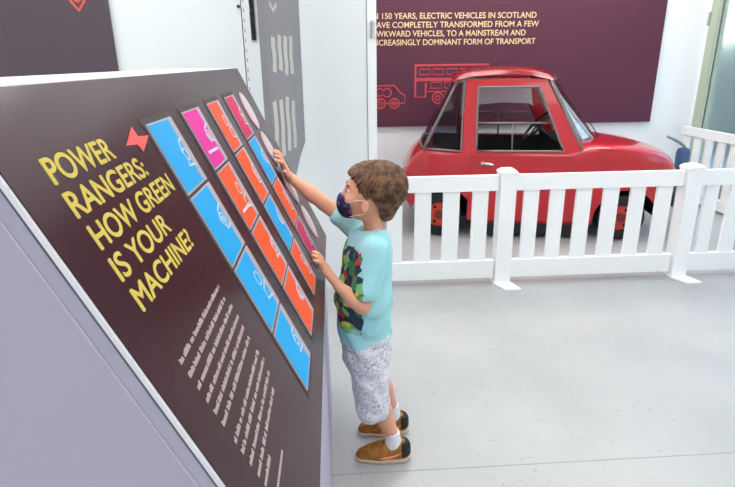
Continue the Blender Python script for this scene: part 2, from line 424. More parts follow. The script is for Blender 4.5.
P = thing('wall_poster', 'dark plum-grey poster with a coral symbol on the white wall at upper left', 'poster', (-1.9, 3.15, 1.15))
from_bm('board', B(-2.9, -1.138, 3.145, 3.159, 1.15, 2.5), M['plum_grey'], P)
W = wall_frame(0, 3.1445, 0); bm = bmesh.new()
stroke(bm, [(-1.345, 1.72), (-1.32, 1.655), (-1.288, 1.612), (-1.255, 1.655), (-1.23, 1.72), (-1.26, 1.76), (-1.315, 1.76)], .012, mtx=W, closed=True)
stroke(bm, circ(-1.288, 1.672, .016), .010, mtx=W, closed=True)
from_bm('symbol', bm, M['coral2'], P)

# grey printed board standing obliquely behind the console
P = thing('display_board', 'silver-grey printed board with pale upright strokes standing beyond the sloping console', 'board', (-.25, 2.8, 0))
Aq, Bq = Vector((-.283, 2.6, 0)), Vector((-.154, 3.08, 0)); dirv = (Bq-Aq); Lb = dirv.length; dirv.normalize(); nb = Vector((dirv.y, -dirv.x, 0))
bm = bmesh.new()
poly = [(0, .62), (.19, .62), (.31, .77), (.40, .86), (Lb, .925), (Lb, 2.05), (0, 2.05)]
prism(bm, [Aq+dirv*a+Vector((0, 0, z))-nb*.03 for a, z in poly], nb*.03)
from_bm('board', bm, M['grey_print'], P)
G = frame(Aq+nb*.0005, dirv, (0, 0, 1), nb); bm = bmesh.new()
def bars(x0, x1, z0, z1, n):
    for k in range(n):
        x = x0+(x1-x0)*k/(n-1); a_, b_ = z0+random.uniform(0, .03), z1-random.uniform(0, .03); stroke(bm, [(x+.006*math.sin(a_*37+q*2.1+k), a_+(b_-a_)*q/4) for q in range(5)], .050, mtx=G)
bars(.09, .33, 1.28, 1.475, 4); bars(.06, .32, .90, 1.185, 4)
from_bm('lettering', bm, M['pale_letter'], P)
bm = bmesh.new(); stroke(bm, [(.07, 1.60), (.11, 1.57), (.16, 1.60)], .02, mtx=G); from_bm('symbol', bm, M['pale_letter'], P)
bm = bmesh.new()
for a in (.04, .17): c = Aq+dirv*a-nb*.015; box(bm, c.x-.014, c.x+.014, c.y-.014, c.y+.014, .01, .63)
for a in (.04, .17): c = Aq+dirv*a-nb*.015; box(bm, c.x-.05, c.x+.05, c.y-.08, c.y+.08, 0, .012)
from_bm('stand', bm, M['black_metal'], P)

# ================================================================ THE SLOPING CONSOLE
Xt, zt, Xb, zb, Yn, Yf = -.3306, 1.3304, -.0386, .6994, .4991, 2.0526
K = thing('sloping_console', 'sloping dark plum games console titled POWER RANGERS: HOW GREEN IS YOUR MACHINE?', 'console', (-.3, 1.28, 0))
fs = Vector((Xb-Xt, 0, zb-zt)); FL = fs.length; fs.normalize(); fn = Vector((-fs.z, 0, fs.x))
def fp(v, s, h=0): return Vector((Xt, Yn, zt))+Vector((0, v, 0))+fs*s+fn*h
KM = frame(fp(0, 0), (0, 1, 0), -fs, fn)        # x = along text, y = up the slope
def KF(v, s, h=.0): return frame(fp(v, s, h), (0, 1, 0), -fs, fn)
# carcass (profile in XZ extruded along Y)
ins = .0068
prof = [fp(0, .004, -ins), fp(0, FL-.002, -ins), Vector((Xb-.002, Yn, 0)), Vector((Xt-.235, Yn, 0)), Vector((Xt-.235, Yn, zt-.012)), Vector((Xt-.01, Yn, zt-.012))]
bm = bmesh.new(); prism(bm, [(p.x, Yn+.006, p.z) for p in prof], (0, Yf-Yn-.012, 0))
from_bm('cabinet', bm, M['kiosk_white'], K)
bm = bmesh.new(); prism(bm, [(Xt-.24, Yn, zt-.012), (Xt-.008, Yn, zt-.012), (Xt-.002, Yn, zt), (Xt-.24, Yn, zt)], (0, Yf-Yn, 0))
from_bm('top_board', bm, M['edge_white'], K)
# printed face: white-edged board with dark print on it, tiles sit in four slots columns
bm = bmesh.new(); prism(bm, [fp(0, 0, -.0065), fp(0, FL, -.0065), fp(0, FL, -.0015), fp(0, 0, -.0015)], (0, Yf-Yn, 0))
from_bm('face_board', bm, M['edge_white'], K)
bm = bmesh.new(); prism(bm, [fp(.004, 0.001, -.0014), fp(.004, FL, -.0014), fp(.004, FL, 0), fp(.004, 0.001, 0)], (0, Yf-Yn-.006, 0))
from_bm('printed_face', bm, M['kiosk_face'], K)
# near end: shadow line under the board edge set as a dark strip, and seam
bm = bmesh.new()
def endline(off, w, mk):
    a = fp(0, -.02, -off); b_ = fp(0, FL*.985, -off); c = fp(0, FL*.985, -off-w); e = fp(0, -.02, -off-w)
    for p in (a, b_, c, e): p.y = Yn+.0045
    prism(mk, [a, b_, c, e], (0, .004, 0)); return mk
endline(.0072, .0045, bm); from_bm('shadow_line', bm, M['dark_line'], K)
bm = bmesh.new(); endline(.028, .0018, bm); from_bm('end_seam', bm, M['seam'], K)
# title lines: text, v0, v1, baseline s
bm = bmesh.new()
for s, v0, v1, bs, ch in (('POWER', .070, .238, .1075, .029), ('RANGERS:', .069, .304, .147, .029), ('HOW GREEN', .072, .364, .1875, .029), ('IS YOUR', .070, .264, .228, .029), ('MACHINE?', .071, .309, .269, .029)):
    for q_, (dx, dy) in enumerate(((0, 0), (-.0011, 0), (.0011, 0), (0, -.0008), (0, .0008))):
        join_bm(bm, text_mesh(s, KF(v0+dx, bs+dy, .0001+.00004*q_), ch, v1-v0, bold=0, depth=.0003))
from_bm('title', bm, M['yellow'], K)
# paragraphs
bm = bmesh.new(); rs = random.Random(3)
def para(s, v0, v1, h=.0075):
    v_ = v0
    while v_ < v1-.004:
        w = min(rs.uniform(.008, .03), v1-v_)
        x = v_
        while x < v_+w-.001:
            hh = h*rs.choice((1, .72, .72, .72, .95)); a = .0036
            p = [KM @ Vector(q) for q in ((x, -s, .0002), (x+a, -s, .0002), (x+a, -s+hh, .0002), (x, -s+hh, .0002))]
            prism(bm, p, fn*.0006); x += .0046
        v_ += w+.0045
# stroke ends read off the photograph's paragraph block
for s, v1 in zip((.347, .367, .386, .406, .425, .444), (.303, .296, .310, .308, .298, .296)): para(s, .072, v1)
from_bm('paragraph', bm, M['body_text'], K); bm = bmesh.new()
for s, v1 in zip((.473, .491, .511, .531, .549), (.297, .302, .289, .266, .131)): para(s, .072, v1)
from_bm('paragraph', bm, M['body_text'], K)
bm = bmesh.new(); x = .09
for k in range(17): prism(bm, [KM @ Vector(q) for q in ((x, -.577, .0002), (x+.0035, -.577, .0002), (x+.0035, -.572, .0002), (x, -.572, .0002))], fn*.0006); x += .0048
from_bm('footnote', bm, M['body_text'], K)
# lightning bolt
bm = bmesh.new()
bp = [(0.344, -0.077), (0.345, -0.093), (0.388, -0.097), (0.332, -0.116), (0.326, -0.103), (0.288, -0.099)]
prism(bm, [KM @ Vector((a, b_, .0002)) for a, b_ in bp], fn*.001)
from_bm('bolt_symbol', bm, M['coral2'], K)
# turning tiles
vs = [(.400, .520), (.620, .740), (.848, .962), (1.072, 1.196)]
ss = [.078, .212, .355, .496, .634]
cols = [['blue', 'blue', 'blue', 'blue'], ['magenta', 'orange', 'orange', 'orange'], ['orange', 'orange', 'blue', 'orange'], ['crimson', 'blue', 'orange', 'crimson']]
bm = bmesh.new()
for (v0, v1) in vs:
    prism(bm, [fp(v0-.012, ss[0]-.008, .0001), fp(v0-.012, ss[-1]+.008, .0001), fp(v1+.028, ss[-1]+.008, .0001), fp(v1+.028, ss[0]-.008, .0001)], fn*.0006)
from_bm('slot', bm, M['slot'], K)
ri = random.Random(8)
for ci, (v0, v1) in enumerate(vs):
    for r in range(4):
        s0, s1 = ss[r]+.003, ss[r+1]-.003
        bm = bmesh.new(); prism(bm, [fp(v0-.003, s0, .0008), fp(v0-.003, s1, .0008), fp(v1+.016, s1, .0008), fp(v1+.016, s0, .0008)], fn*.0025)
        t = from_bm('game_tile', bm, M['tile_side'], K); t['label'] = cols[ci][r].replace('blue', 'cyan blue')+' game tile'
        sp = .012 if r in (1, 3) else .0
        bm = bmesh.new(); prism(bm, [fp(v0, s0+.003, .0033), fp(v0, s1-.004, .0033), fp(v1-.010, s1-.004, .0033), fp(v1-.010, s0+.003, .0033)], fn*.0006)
        from_bm('colour_face', bm, M[cols[ci][r]], t)
        # line drawing of a slice of a vehicle
        bm = bmesh.new(); TM = KF(v0, s0, .0040); w = v1-v0; h = s1-s0
        T = lambda pts: [(a*w, -b_*h) for a, b_ in pts]
        kind = (ci+r) % 3; j = ri.uniform(-.05, .05)
        if kind == 0:
            stroke(bm, [(a*1., b_) for a, b_ in T([(.98, .35+j), (.80, .38+j), (.70, .50), (.78, .62), (.66, .70), (.98, .72)])], .004, d=.0006, mtx=TM)
            stroke(bm, circ(w*.82, -h*.55, .011), .003, d=.0006, mtx=TM, closed=True)
        elif kind == 1:
            stroke(bm, T([(.98, .30), (.72, .36), (.60, .48), (.75, .60+j), (.98, .62)]), .004, d=.0006, mtx=TM)
            stroke(bm, circ(w*.74, -h*.50, .013), .003, d=.0006, mtx=TM, closed=True); stroke(bm, circ(w*.74, -h*.50, .005), .003, d=.0006, mtx=TM, closed=True)
        else:
            stroke(bm, circ(w*.72, -h*.42, .014), .003, d=.0006, mtx=TM, closed=True)
            stroke(bm, T([(.98, .55), (.70, .60), (.66, .75), (.98, .80)]), .004, d=.0006, mtx=TM)
        if r in (0, 1) and ci == 1: stroke(bm, T([(.15, .72), (.85, .74)]), .006, d=.0006, mtx=TM)
        from_bm('icon', bm, M['icon'], t)
for r in range(4):
    sc_ = (ss[r]+ss[r+1])/2; vc = 1.345
    bm = bmesh.new(); n = 40
    prism(bm, [fp(vc+.052*math.cos(2*PI*k/n), sc_+.058*math.sin(2*PI*k/n), .0005) for k in range(n)], fn*.003)
    o = from_bm('round_button', bm, M['pinkwhite'], K)
    bm = bmesh.new(); stroke(bm, circ(vc, -sc_, .055, 40, .062), .006, d=.002, mtx=frame(fp(0, 0, .0005), (0, 1, 0), -fs, fn), closed=True)
    from_bm('ring', bm, M['pinkline'], o)

# ================================================================ WHITE PICKET FENCE
FY = 3.16
def picket(parent, c, w, y, axis='x'):
    a, b_ = c-w/2, c+w/2
    bm = B(a, b_, y+.004, y+.024, .12, .62) if axis == 'x' else B(y+.004, y+.024, a, b_, .12, .62)
    return from_bm('picket', bm, M['white'], parent, bevel=.003)
def fence_panel(x0, x1, cs, label):
    t = thing('picket_fence_panel', label, 'fence', ((x0+x1)/2, FY+.015, 0), 0, 'front picket fence panels')
    from_bm('top_rail', B(x0, x1, FY-.006, FY+.034, .597, .690), M['white'], t, bevel=.006)
    from_bm('bottom_rail', B(x0, x1, FY-.006, FY+.034, .035, .150), M['white'], t, bevel=.006)
    for c, w in cs: picket(t, c, w, FY)
def fence_post(x, label):
    t = thing('fence_post', label, 'fence post', (x, FY+.014, 0), 0, 'front picket fence posts')
    from_bm('post', B(x-.048, x+.048, FY-.034, FY+.062, .012, .700), M['white'], t, bevel=.006)
    bm = bmesh.new(); cx, cy = x, FY+.014
    lv = [(.052, .700), (.052, .712), (.034, .728), (.012, .734)]
    rings = [[bm.verts.new((cx+sx*r, cy+sy*r, z)) for sx, sy in ((-1, -1), (1, -1), (1, 1), (-1, 1))] for r, z in lv]
    for a, b_ in zip(rings, rings[1:]):
        for k in range(4): bm.faces.new((a[k], a[(k+1) % 4], b_[(k+1) % 4], b_[k]))
    bm.faces.new(rings[0][::-1]); bm.faces.new(rings[-1]); from_bm('cap', bm, M['white'], t, bevel=.002)
    bm = bmesh.new(); prism(bm, [(x-.058, FY+.17, 0), (x-.058, FY-.045, 0), (x-.015, FY-.15, 0), (x+.085, FY-.15, 0), (x+.058, FY-.03, 0), (x+.058, FY+.17, 0)], (0, 0, .014))
    from_bm('foot_plate', bm, M['white'], t, bevel=.003)
fence_panel(.256, .985, [(.357, .094), (.530, .098), (.7025, .099), (.880, .096)], 'white picket fence panel behind the boy, between the partition and the nearest post')
fence_post(1.037, 'white square fence post in front of the car door')
fence_panel(1.089, 2.136, [(1.195, .092), (1.3565, .088), (1.5225, .094), (1.694, .096), (1.863, .09), (2.0325, .095)], 'white picket fence panel in front of the car bonnet, between the two posts')
fence_post(2.188, 'white square fence post near the nose of the car')
fence_panel(2.240, 3.30, [(2.338, .084), (2.50, .09), (2.67, .09), (2.84, .09), (3.01, .09), (3.18, .09)], 'white picket fence panel running off the right of the photo')
fence_post(3.352, 'white square corner fence post outside the right of the photo')
SX = 3.44
t = thing('picket_fence_panel', 'white picket fence panel running back along the tall window', 'fence', (SX, 4.2, 0))
from_bm('top_rail', B(SX-.02, SX+.02, 3.24, 5.22, .625, .705), M['white'], t, bevel=.006)
from_bm('bottom_rail', B(SX-.02, SX+.02, 3.24, 5.22, .03, .12), M['white'], t, bevel=.006)
y = 3.33
while y < 5.18: picket(t, y, .088, SX-.016, 'y'); y += .165

# ================================================================ DARK BLUE POST WITH CABLE
t = thing('charging_post', 'slim dark blue post with a thin curved cable at the nose of the car', 'post', (3.21, 4.82, 0))
bm = bmesh.new(); prism(bm, [(3.17, 4.78, 0), (3.245, 4.78, 0), (3.245, 4.86, 0), (3.17, 4.86, 0)], (0, 0, .50)); 
o = from_bm('post', bm, M['navy'], t, bevel=.012)
bm = bmesh.new(); tube(bm, [(3.207, 4.82, z) for z in (.36, .372, .50, .545, .56)], [.046, .056, .06, .05, .02], 20); from_bm('head', bm, M['navy'], t, smooth=True)
bm = bmesh.new(); tube(bm, [(3.215, 4.80, .545), (3.19, 4.80, .575), (3.15, 4.80, .605), (3.08, 4.8, .64), (3.02, 4.8, .665)], .012, 10); from_bm('cable', bm, M['cable'], t, smooth='all')

# ================================================================ THE RED CAR
CA = math.radians(-10.5207845)
car = thing('microcar', 'small red two-door vintage microcar parked behind the white picket fence', 'car', (.76, 4.13, 0), CA, world=False)
CW = 1.04                                       # body width, local y = 0 (near side) .. CW
def sm(t): return t*t*(3-2*t)
def interp(x, tab):
    for (a, b_), (c, d_) in zip(tab, tab[1:]):
        if x <= c: return b_+(d_-b_)*((x-a)/(c-a) if c > a else 0) if x >= a else b_
    return tab[-1][1]
TOP = [(-.205, .50), (-.16, .60), (-.10, .668), (-.07, .695), (0, .70), (.2, .69), (1.0, .69), (1.08, .705), (1.16, .728), (1.25, .732), (1.4, .720), (1.55, .692), (1.68, .655), (1.76, .61), (1.80, .54)]
BOT = [(-.205, .30), (-.15, .20), (-.05, .13), (.2, .125), (1.3, .118), (1.6, .13), (1.72, .20), (1.80, .34)]
INS = [(-.205, .09), (-.15, .035), (-.05, .006), (.1, 0), (1.3, 0), (1.55, .012), (1.7, .05), (1.77, .10), (1.80, .15)]
us = [-.205, -.19, -.16, -.12, -.07, 0, .1, .2, .3, .45, .6, .75, .9, 1.0, 1.08, 1.16, 1.25, 1.35, 1.45, 1.55, 1.63, 1.70, 1.745, 1.78, 1.80]
# nose bulges forward in plan: the section is bent along u
bm = bmesh.new(); rings = []
def nosebend(u, y):
    c = (y/CW-.5)*2; b_ = 1-c*c
    if u > 1.15: return u+.075*b_*sm(min(1, (u-1.15)/.6))
    if u < 0.05: return u-.05*b_*sm(min(1, (.05-u)/.25))
    return u
for u in us:
    zt_, zb_, i_ = interp(u, TOP), interp(u, BOT), interp(u, INS)
    crown = .022 if u > 1.05 or u < -.05 else 0.0
    y0, y1 = i_, CW-i_; half = []
    r = .045
    half += [(y0+.03, zb_), (y0+.006, zb_+.03)]
    for q in (.25, .5, .75): half.append((y0-.0+.0*q, zb_+(zt_-r-zb_)*q))
    half += [(y0+.002, zt_-r), (y0+.012, zt_-.018), (y0+.035, zt_-.004)]
    half += [(y0+(y1-y0)*.15, zt_+crown*.5), (y0+(y1-y0)*.32, zt_+crown*.9)]
    ring = half+[(CW*.5, zt_+crown)]+[(CW-a, z) for a, z in half[::-1]]
    rings.append([bm.verts.new((nosebend(u, a), a, z)) for a, z in ring])
for A, Bv in zip(rings, rings[1:]):
    n = len(A)
    for k in range(n): bm.faces.new((A[k], A[(k+1) % n], Bv[(k+1) % n], Bv[k]))
bm.faces.new(rings[0][::-1]); bm.faces.new(rings[-1])
bmesh.ops.recalc_face_normals(bm, faces=bm.faces)
me = bpy.data.meshes.new('body'); bm.to_mesh(me); bm.free(); me.materials.append(M['red']); me.materials.append(M['blackint'])
body = bpy.data.objects.new('body', me); COL.objects.link(body)
WR = [(.058, .178, .178), (1.445, .172, .178)]
cuts = []
def cutter(bm_):
    m_ = bpy.data.meshes.new('c'); bm_.to_mesh(m_); bm_.free(); m_.materials.append(M['red']); m_.materials.append(M['blackint'])
    for p in m_.polygons: p.material_index = 1
    o_ = bpy.data.objects.new('c', m_); COL.objects.link(o_); cuts.append(o_)
    md = body.modifiers.new('b', 'BOOLEAN'); md.operation = 'DIFFERENCE'; md.solver = 'EXACT'; md.object = o_
for u, z, r in WR:
    for yc in (.08, CW-.08): 
        bm = bmesh.new(); cyl(bm, (u+.02, yc, z-.01), (0, 1, 0), r+.062, .44, 48); cutter(bm)
bm = B(-.0, 1.03, .05, CW-.05, .34, .9); cutter(bm)
for o_ in (body,):
    apply_mods(o_)
for o_ in cuts: bpy.data.objects.remove(o_)
for p in body.data.polygons: p.use_smooth = True
body.data.set_sharp_from_angle(angle=math.radians(32)); body.parent = car
# sills and chassis
bm = bmesh.new(); box(bm, .33, 1.17, .03, CW-.03, .03, .13); from_bm('sill', bm, M['black'], car, bevel=.01)
bm = bmesh.new(); box(bm, .0, 1.62, .30, CW-.30, .09, .2); from_bm('chassis', bm, M['black'], car)
# wheels
def wheel(u, y, z, r, s):
    bm = bmesh.new(); n = 40
    profw = [(.55, -.052), (.80, -.060), (.96, -.050), (1.0, -.03), (1.0, .03), (.96, .05), (.80, .060), (.55, .052)]
    rg = [[bm.verts.new((u+r*a*math.cos(2*PI*k/n), y+b_, z+r*a*math.sin(2*PI*k/n))) for k in range(n)] for a, b_ in profw]
    for i in range(len(rg)):
        A, C_ = rg[i], rg[(i+1) % len(rg)]
        for k in range(n): bm.faces.new((A[k], A[(k+1) % n], C_[(k+1) % n], C_[k]))
    bmesh.ops.recalc_face_normals(bm, faces=bm.faces)
    w = from_bm('wheel', bm, M['black'], car, smooth=True)
    bm = bmesh.new(); cyl(bm, (u, y, z), (0, 1, 0), r*.57, .07, 36)
    from_bm('wheel_rim', bm, M['hub'], w, smooth=True, bevel=.004)
    bm = bmesh.new(); cyl(bm, (u, y+s*.04, z), (0, 1, 0), r*.20, .03, 24); from_bm('hub_cap', bm, M['hub_dark'], w, smooth=True, bevel=.004)
    for k in range(6):
        a = 2*PI*k/6; bm = bmesh.new(); cyl(bm, (u+r*.38*math.cos(a), y+s*.036, z+r*.38*math.sin(a)), (0, 1, 0), r*.07, .008, 12); from_bm('rim_hole', bm, M['black'], w)
for u, z, r in WR: wheel(u, .085, r, r, -1); wheel(u, CW-.085, r, r, 1)
bm = bmesh.new()
for u, z, r in WR: tube(bm, [(u, .1, r), (u, CW-.1, r)], .02)
from_bm('axle', bm, M['black'], car)
# upper sides: near and far. side plane tilts inwards with height
def inset(z): return .012+max(0, (z-.69))/.5*.10
def SP(u, z, far=False, d=0):
    y = inset(z)+d
    return Vector((u, CW-y if far else y, z))
def ring_solid(bm, outer, inner, far, th=.028):
    n = len(outer)
    for far_ in (far,):
        oo = [[bm.verts.new(SP(u, z, far, d)) for u, z in outer] for d in (0, th)]
        ii = [[bm.verts.new(SP(u, z, far, d)) for u, z in inner] for d in (0, th)]
        for k in range(n):
            j = (k+1) % n
            bm.faces.new((oo[0][k], oo[0][j], ii[0][j], ii[0][k])); bm.faces.new((oo[1][j], oo[1][k], ii[1][k], ii[1][j]))
            bm.faces.new((oo[0][j], oo[0][k], oo[1][k], oo[1][j])); bm.faces.new((ii[0][k], ii[0][j], ii[1][j], ii[1][k]))
    bmesh.ops.recalc_face_normals(bm, faces=bm.faces); return bm
OUT = [(.215, .655), (.225, .95), (.235, 1.205), (.55, 1.215), (.82, 1.205), (.955, .96), (1.115, .655)]
INN = [(.325, .690), (.322, .95), (.325, 1.150), (.55, 1.150), (.765, 1.150), (.875, .90), (.965, .690)]
def dens(poly, n=6):
    out = []
    for a, b_ in zip(poly, poly[1:]+poly[:1]):
        for k in range(n): out.append((a[0]+(b_[0]-a[0])*k/n, a[1]+(b_[1]-a[1])*k/n))
    return out
for far in (False, True):
    dn = thing('door', None, None, (0, 0, 0), 0, world=False); dn.parent = car
    for k_ in ('label', 'category'): 
        if k_ in dn: del dn[k_]
    bpy.data.objects.remove(dn)
    bm = ring_solid(bmesh.new(), OUT, INN, far)
    sf = from_bm('window_surround', bm, M['red_trim'], car, bevel=.004)
    s = -1 if not far else 1; yy = -.004 if not far else CW+.004
    bm = bmesh.new(); pts = [(.275, .66), (.275, .15), (1.02, .15), (1.055, .30), (1.055, .66)]
    prism(bm, [(a, yy, z) for a, z in pts], (0, .02*(-s), 0))
    dr = from_bm('door', bm, M['red'], car, bevel=.004)
    bm = bmesh.new(); cyl(bm, (.375, yy+s*.006, .60), (0, 1, 0), .014, .012, 20); tube(bm, [(.375, yy+s*.016, .60), (.41, yy+s*.022, .598), (.455, yy+s*.018, .590)], [.011, .012, .007], 10)
    from_bm('door_handle', bm, M['chrome'], dr, smooth=True)
    # window: trim, glass, sliding rail
    bm = bmesh.new(); tube(bm, [SP(u, z, far, -.002) for u, z in dens(INN, 5)], .0085, 6, closed=True)
    tube(bm, [SP(.325, .892, far, .008), SP(.872, .892, far, .008)], .008, 6); tube(bm, [SP(.590, .69, far, .008), SP(.585, .885, far, .008)], .006, 6)
    from_bm('window_trim', bm, M['alu'], sf, smooth='all')
    bm = bmesh.new(); prism(bm, [SP(u, z, far, .014) for u, z in INN], (0, .003, 0)); from_bm('side_window', bm, M['glass_clear'], sf)
    # quarter glass
    q = [(-.065, .705), (.05, .945), (.165, 1.185), (.222, 1.195), (.215, .95), (.21, .685)]
    bm = bmesh.new(); prism(bm, [SP(u, z, far, .010) for u, z in q], (0, .003, 0)); from_bm('quarter_window', bm, M['glass_tint'], car)
    bm = bmesh.new(); tube(bm, [SP(u, z, far, .008) for u, z in dens(q, 4)], .0075, 6, closed=True); from_bm('quarter_trim', bm, M['alu'], car, smooth='all')
# roof: lofted shell
bm = bmesh.new(); rings = []
RT = [(.15, 1.195, .085), (.165, 1.222, .09), (.20, 1.250, .10), (.28, 1.268, .108), (.42, 1.280, .112), (.58, 1.282, .112), (.70, 1.272, .110), (.79, 1.250, .104), (.835, 1.226, .098), (.85, 1.205, .094)]
for u, z, i_ in RT:
    ys = [i_, i_+.012, i_+.04, i_+.10, i_+.2, CW/2]; zs = [-.042, -.020, -.004, .004, .010, .014]
    lowz = 1.178
    half = [(a, z+(b_ if k > 1 else b_*min(1, (z-lowz)/.06))) for k, (a, b_) in enumerate(zip(ys, zs))]
    full = half+[(CW-a, b_) for a, b_ in half[-2::-1]]
    bend = lambda a: .07*(1-((a/CW-.5)*2)**2)
    f = lambda a: u+(bend(a)*sm(max(0, min(1, (u-.5)/.35))) if u > .5 else -bend(a)*.35*sm(max(0, min(1, (.5-u)/.35))))
    rings.append([bm.verts.new((f(a), a, b_)) for a, b_ in full])
for A, Bv in zip(rings, rings[1:]):
    for k in range(len(A)-1): bm.faces.new((A[k], A[k+1], Bv[k+1], Bv[k]))
r = bmesh.ops.solidify(bm, geom=list(bm.faces), thickness=.014)
bmesh.ops.recalc_face_normals(bm, faces=bm.faces)
from_bm('roof', bm, M['red'], car, smooth='all')
# rear window and windscreen (curved glass with trim)
def screen(name, bot, top, bulgeb, bulget, s, m, trim, r_=.012):
    n = 14; A = []; Bv = []
    for k in range(n+1):
        c = -1+2*k/n; g_ = 1-abs(c)**2.2
        A.append(Vector((bot[0]+s*bulgeb*g_, CW/2+c*(CW/2-bot[2]), bot[1]))); Bv.append(Vector((top[0]+s*bulget*g_, CW/2+c*(CW/2-top[2]), top[1])))
    bm = bmesh.new(); rows = [[bm.verts.new(a.lerp(b_, j/6)) for a, b_ in zip(A, Bv)] for j in range(7)]
    for ra, rb in zip(rows, rows[1:]):
        for k in range(n): bm.faces.new((ra[k], ra[k+1], rb[k+1], rb[k]))
    bmesh.ops.solidify(bm, geom=list(bm.faces), thickness=.004)
    o_ = from_bm(name, bm, m, car, smooth='all')
    bm = bmesh.new(); loop = A+[A[-1].lerp(Bv[-1], j/5) for j in range(1, 5)]+Bv[::-1]+[Bv[0].lerp(A[0], j/5) for j in range(1, 5)]
    tube(bm, loop, r_, 6, closed=True); from_bm('screen_trim', bm, trim, o_, smooth='all')
    return o_, A, Bv
screen('rear_window', (-.075, .705, .018), (.165, 1.19, .11), .03, .02, -1, M['glass_tint'], M['alu'], .009)
wsn, wa, wb = screen('windscreen', (1.095, .705, .03), (.845, 1.20, .112), .235, .09, 1, M['glass_clear'], M['alu'], .014)
bm = bmesh.new(); tube(bm, [wa[6]+Vector((.02, 0, .01)), wa[6].lerp(wb[6], .35)+Vector((.02, -.1, 0))], .004, 6); from_bm('wiper', bm, M['black'], wsn)
bm = bmesh.new(); tube(bm, [(.84, .30, 1.225), (.875, .29, 1.235), (.905, .28, 1.215)], .008, 8); from_bm('roof_horn', bm, M['alu'], car, smooth='all')
# scuttle closes the gap in front of the cabin opening
# interior
bm = bmesh.new()
for yc in (.28, .76):
    box(bm, .34, .72, yc-.19, yc+.19, .36, .46); box(bm, .27, .36, yc-.19, yc+.19, .40, .78)
from_bm('seat', bm, M['blackint'], car, bevel=.03, seg=3)
bm = bmesh.new(); box(bm, .95, 1.10, .08, CW-.08, .50, .735); from_bm('dashboard', bm, M['blackint'], car, bevel=.02, seg=3); from_bm('parcel_shelf', B(.02, .26, .06, CW-.06, .35, .70), M['blackint'], car, bevel=.02, seg=3)
bm = bmesh.new(); c0 = Vector((.88, .72, .80)); ax = Vector((-.75, 0, .66)); a = ax.orthogonal().normalized(); b_ = ax.normalized().cross(a)
tube(bm, [c0+(a*math.cos(2*PI*k/24)+b_*math.sin(2*PI*k/24))*.15 for k in range(24)], .012, 8, closed=True)
for k in range(3): tube(bm, [c0, c0+(a*math.cos(2*PI*k/3)+b_*math.sin(2*PI*k/3))*.15], .009, 6)
tube(bm, [c0, c0-ax.normalized()*.2], .02, 10)
from_bm('steering_wheel', bm, M['black'], car, smooth='all')
bm = bmesh.new(); pts = [(.24, 1.19), (.24, .86), (.33, .93), (.42, .965), (.62, .98), (.84, .97), (.87, .95), (.82, 1.19)]
prism(bm, [SP(u, z, True, .034) for u, z in pts], (0, -.006, 0)); from_bm('pale_sheet', bm, M['pale_sheet'], car)  # pale sheet across the upper inside of the far window
# lamps, bumper bits
for yc in (.20, CW-.20):
    bm = bmesh.new(); cyl(bm, (1.815, yc, .47), (1, 0, 0), .062, .06, 28); h_ = from_bm('headlamp', bm, M['lamp'], car, smooth=True, bevel=.01)
    bm = bmesh.new(); cyl(bm, (-.215, yc-.02 if yc < .5 else yc+.02, .50), (1, 0, 0), .03, .03, 20); from_bm('tail_lamp', bm, M['coral'], car, smooth=True)
bm = bmesh.new()
for z in (.47, .49, .51, .53): tube(bm, [(-.20, .10, z), (-.222, .16, z)], .006, 6)
from_bm('rear_vent', bm, M['red_trim'], car)
bm = bmesh.new(); tube(bm, [(1.80, .10, .28), (1.93, .3, .28), (1.97, CW/2, .28), (1.93, CW-.3, .28), (1.80, CW-.10, .28)], .02, 8); from_bm('bumper', bm, M['black'], car, smooth='all')

# ================================================================ THE BOY
boy = thing('person', 'young boy in pale blue T-shirt and dark face mask reaching up to the console', 'person', (.13, 1.67, 0))
def V(*a): return np.array(a, float)
hd = V(.128, 1.67, .968)
neckb, neckt = V(.125, 1.67, .82), V(.118, 1.67, .90)
shL, elL, wrL = V(.112, 1.583, .798), V(.074, 1.535, .632), V(.004, 1.545, .694)
shR, elR, wrR = V(.088, 1.755, .800), V(-.035, 1.795, .893), V(-.152, 1.828, .982)
hipL, knL, anL = V(.095, 1.625, .43), V(.106, 1.602, .262), V(.180, 1.60, .085)
hipR, knR, anR = V(.090, 1.715, .43), V(.126, 1.735, .262), V(.194, 1.75, .090)
res = .0036
S = SDF((-.26, 1.46, -.01), (.30, 1.92, 1.09), res)
# torso
S.cone((.088, 1.67, .455), (.086, 1.67, .60), .076, .072, .03, (1, .92, 1)); S.cone((.086, 1.67, .60), (.104, 1.67, .755), .072, .070, .03, (1, .86, 1))
S.cone((.110, 1.605, .785), (.104, 1.735, .785), .036, .036, .03)
S.cone(neckb, neckt, .034, .032, .015)
# head
def head(S, g=0):
    S.ell((.142, 1.67, .985), (.082+g, .068+g, .070+g), .012)
    S.ell((.084, 1.67, .945), (.056+g, .053+g, .066+g), .03, .15)
head(S)
S.ell((.070, 1.67, .898), (.030, .034, .022), .02)          # chin
S.cone((.034, 1.67, .962), (.020, 1.67, .938), .006, .009, .010)   # nose
for s in (-1, 1):
    S.ell((.037, 1.67+s*.024, .967), (.008, .012, .008), .006, mode='s')
    S.ell((.050, 1.67+s*.032, .940), (.022, .018, .018), .015)
    S.ell((.091, 1.67+s*.060, .924), (.0145, .0085, .021), .004, -.2)      # ear
    S.ell((.089, 1.67+s*.0695, .926), (.007, .005, .012), .003, mode='s')
